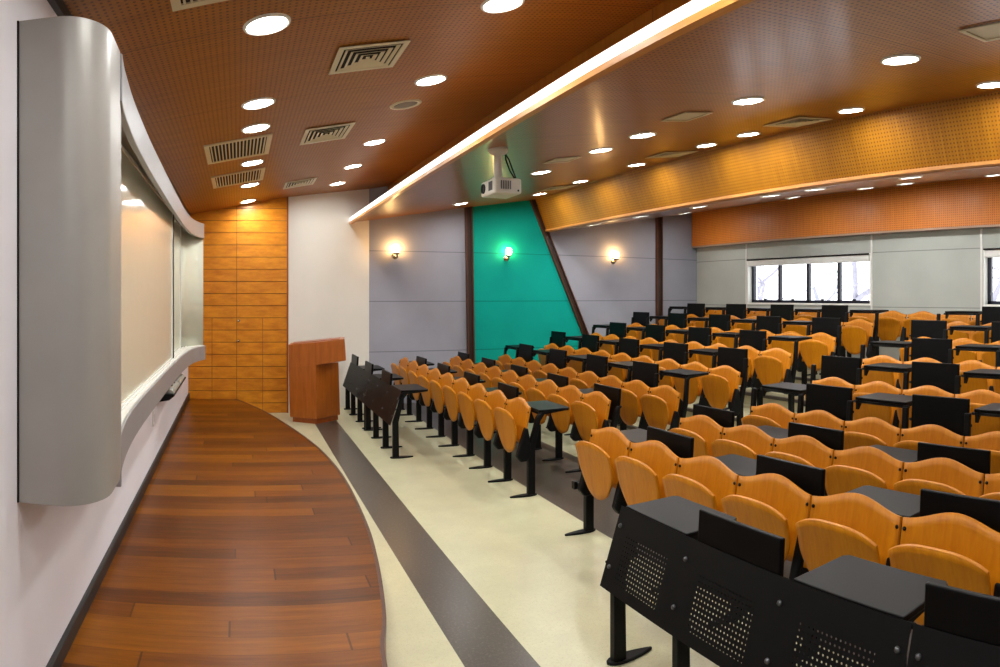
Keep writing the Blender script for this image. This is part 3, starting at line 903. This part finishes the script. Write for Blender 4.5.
def bolt_bm(sg):
    b = bm_new()
    add_lathe(b, [(0,-0.006),(0.008,-0.005),(0.01,0.0),(0.01,0.004)], (sg*0.25, -0.029, 0.752), 8, Matrix.Rotation(radians(-90),3,'X'))
    return b
ZD = 0.765
LX = P/2 - 0.028
def make_seat(kind, tall, endp=False, ex=0.0):
    """kind: flat / up / none; one seat with its far-side leg and the writing tablet hung on its back"""
    t = thing('lecture_seat', '', 'seat')
    obj('seat_pan', seat_bm(), M['seat'], t)
    bk = obj('backrest', back_bm(), M['seat'], t)
    for sg in (-1, 1): obj('bolt', bolt_bm(sg), M['black'], bk)
    l = obj('leg', leg_bm(LX, False, tall and kind != 'none'), M['black'], t)
    obj('foot', foot_bm(LX), M['black'], l)
    obj('side_bracket', bracket_bm(LX-0.002), M['black'], t)
    if endp:
        l = obj('leg', leg_bm(-LX-ex, True, tall and kind != 'none'), M['black'], t)
        obj('foot', foot_bm(-LX-ex), M['black'], l)
        obj('side_bracket', bracket_bm(-LX+0.002), M['black'], t)
    z = ZD + (ST+0.06 if tall else 0)
    if kind == 'flat':
        obj('writing_tablet', tablet_flat_bm(z), M['tablet'], t)
    elif kind == 'up':
        obj('writing_tablet', tablet_up_bm(z - (0.07 if tall else 0)), M['tablet'], t)
    if kind == 'flat':
        for sg in (-1, 1): obj('tablet_arm', arm_bm(z, sg), M['black'], t)
    if kind != 'none': obj('hinge_rod', rod_bm(z - (0.09 if (tall and kind == 'up') else 0)), M['black'], t)
    return t
protos = {}
def yedge(k, far): return 5.45 if far else (4.365 if k < 2 else (4.40 if k < 7 else 4.36))
NS = 9
for k in range(8):
    for far in (True, False):
        for i in range(NS):
            y = yedge(k, far) + (P*(i+0.5) if far else -P*(i+0.5))
            x = rowx(k)
            if y < 0.463*x - 0.55: continue          # wholly outside the frame
            kind = 'none' if k == 7 else ('flat' if (i+k) % 2 == 0 else 'up')
            tall = k >= 2
            endp = (far and i == NS-1) or (not far and i == 0 and k < 7)
            ex = 0.10 if (endp and not far) else 0.0
            key = (kind, tall and kind != 'none', endp, ex)
            loc = (x, y, tier(k))
            if key not in protos:
                protos[key] = make_seat(kind, tall, endp, ex); o = protos[key]
                o.location = loc; o.rotation_euler = (0, 0, -pi/2)
            else:
                o = dup(protos[key], loc, -pi/2)
            tb = {'flat': 'with level black tablet', 'up': 'with upright black tablet', 'none': 'without tablet'}[kind]
            row = 'front row' if k == 0 else ('back row' if k == 7 else NTH[k] + ' row')
            o['label'] = 'amber plywood tip-up seat %s, %s, %s from aisle, %s' % (tb, row, NTH[i], 'far block' if far else 'near block')
            o['group'] = ('far' if far else 'near') + ' block seats in the ' + row

for i, (y, w_) in enumerate(((5.175, 'nearer the far block'), (4.632, 'nearer the near block'))):
    o = dup(protos[('none', False, False, 0.0)], (rowx(7), y, tier(7)), -pi/2)
    o['label'] = 'amber plywood tip-up seat closing the top of the aisle, back row, ' + w_
    o['group'] = 'back row seats across the aisle'

# front desks: perforated black panels with tablets for the front row
def make_desk(order, endleg):
    t = thing('front_desk', '', 'desk')
    L = 3*PP
    b = bm_new()
    th = 0.006
    poly = [(-0.07,0.37),(-0.07-0.004,0.376),(0.052,0.735),(0.060,0.74),(0.064,0.735),(-0.06,0.372)]
    b = bm_new()
    add_prism(b, [(-0.0750,0.3715),(-0.0735,0.3710),(0.0545,0.7445),(0.0530,0.7450)], 0.004, L-0.004, 'x')
    pn = obj('panel', b, M['perf'], t)
    for i in range(4):
        for z in (0.47, 0.66):
            dx = 0.04 if i == 0 else (-0.04 if i == 3 else 0)
            yy = -0.075 + (z-0.372)*0.343
            bb = bm_new()
            add_lathe(bb, [(0,-0.008),(0.008,-0.007),(0.011,0.0),(0.011,0.006)], (i*PP+dx, yy-0.002, z), 10, Matrix.Rotation(radians(-90),3,'X'))
            obj('bolt', bb, M['bolt'], pn)
    xs = [0.056, PP, 2*PP] + ([L-0.056] if endleg else [])
    for x in xs:
        q = bm_new()
        add_prism(q, [(-0.036,0.0),(-0.036,0.40),(0.062,0.70),(0.10,0.70),(0.03,0.40),(0.036,0.0)], x-0.024, x+0.024, 'x'); bevel(q, 0.008, 2)
        l = obj('leg', q, M['black'], t)
        q = bm_new()
        pts = []
        for kk in range(20):
            a = 2*pi*kk/20
            pts.append((x+0.05*sin(a)*(0.75-0.35*cos(a)), 0.07+0.135*cos(a)))
        add_prism(q, pts, 0.0, 0.016, 'z'); bevel(q, 0.006, 2, 50)
        obj('foot', q, M['black'], l)
    for i, kd in enumerate(order):
        xc = (i+0.5)*PP
        q = tablet_flat_bm(0.752) if kd == 'flat' else tablet_up_bm(0.742)
        bmesh.ops.translate(q, verts=q.verts[:], vec=(xc, -0.03, 0))
        obj('writing_tablet', q, M['tablet'], t)
        if kd == 'flat':
            for sg in (-1, 1):
                q = arm_bm(0.752, sg); bmesh.ops.translate(q, verts=q.verts[:], vec=(xc, -0.01, 0))
                obj('tablet_arm', q, M['black'], t)
        q = rod_bm(0.752, 0.0); bmesh.ops.translate(q, verts=q.verts[:], vec=(xc, 0.088, 0))
        obj('hinge_rod', q, M['black'], t)
    return t
XD = 1.775
da = make_desk(['flat','up','flat'], False)
da.location = (XD, 2.84, 0); da.rotation_euler = (0,0,-pi/2)
da['label'] = 'black perforated front desk nearest the aisle in the near block'
db = make_desk(['up','flat','up'], True)
db.location = (XD, 2.84-3*PP, 0); db.rotation_euler = (0,0,-pi/2)
db['label'] = 'black perforated front desk cut by the bottom right corner'
yf = 7.18
XDF = 1.735
dc = make_desk(['flat','up','flat'], True)
dc.location = (XDF, yf+3*PP, 0); dc.rotation_euler = (0,0,-pi/2)
dc['label'] = 'black front desk of the far block, its end nearest the aisle'
dd = dup(db, (XDF, yf+6*PP, 0), -pi/2, 'black front desk of the far block, beside the lectern')
for o in (da, db, dc, dd): o['group'] = 'front desks'

# ------------------------------------------------------------------ world, camera, view
w = bpy.data.worlds.new('sky'); S.world = w; w.use_nodes = True
bg = w.node_tree.nodes['Background']
bg.inputs[0].default_value = (0.93, 0.96, 1.0, 1); bg.inputs[1].default_value = 1.8

cam = bpy.data.cameras.new('camera')
co = bpy.data.objects.new('camera', cam); C.objects.link(co)
F_ = 670.0; HY = 296.0
co.location = (0, 0, 1.8)
co.rotation_euler = (pi/2, 0, -262.0/F_)
cam.type = 'PANO'
tgt = cam if hasattr(cam, 'panorama_type') else cam.cycles
tgt.panorama_type = 'CENTRAL_CYLINDRICAL'
tgt.central_cylindrical_range_u_min = -500.0/F_
tgt.central_cylindrical_range_u_max = 500.0/F_
tgt.central_cylindrical_range_v_min = -(667.0-HY)/F_
tgt.central_cylindrical_range_v_max = HY/F_
tgt.central_cylindrical_radius = 1.0
cam.clip_start = 0.02; cam.clip_end = 200
S.camera = co

S.view_settings.view_transform = 'Standard'
S.view_settings.look = 'None'
S.view_settings.gamma = 1.0
S.view_settings.use_curve_mapping = False
S.view_settings.exposure = 0.88
try:
    S.cycles.use_denoising = True
    S.cycles.max_bounces = 10
    S.cycles.diffuse_bounces = 6
    S.cycles.sample_clamp_indirect = 8.0
except Exception:
    pass
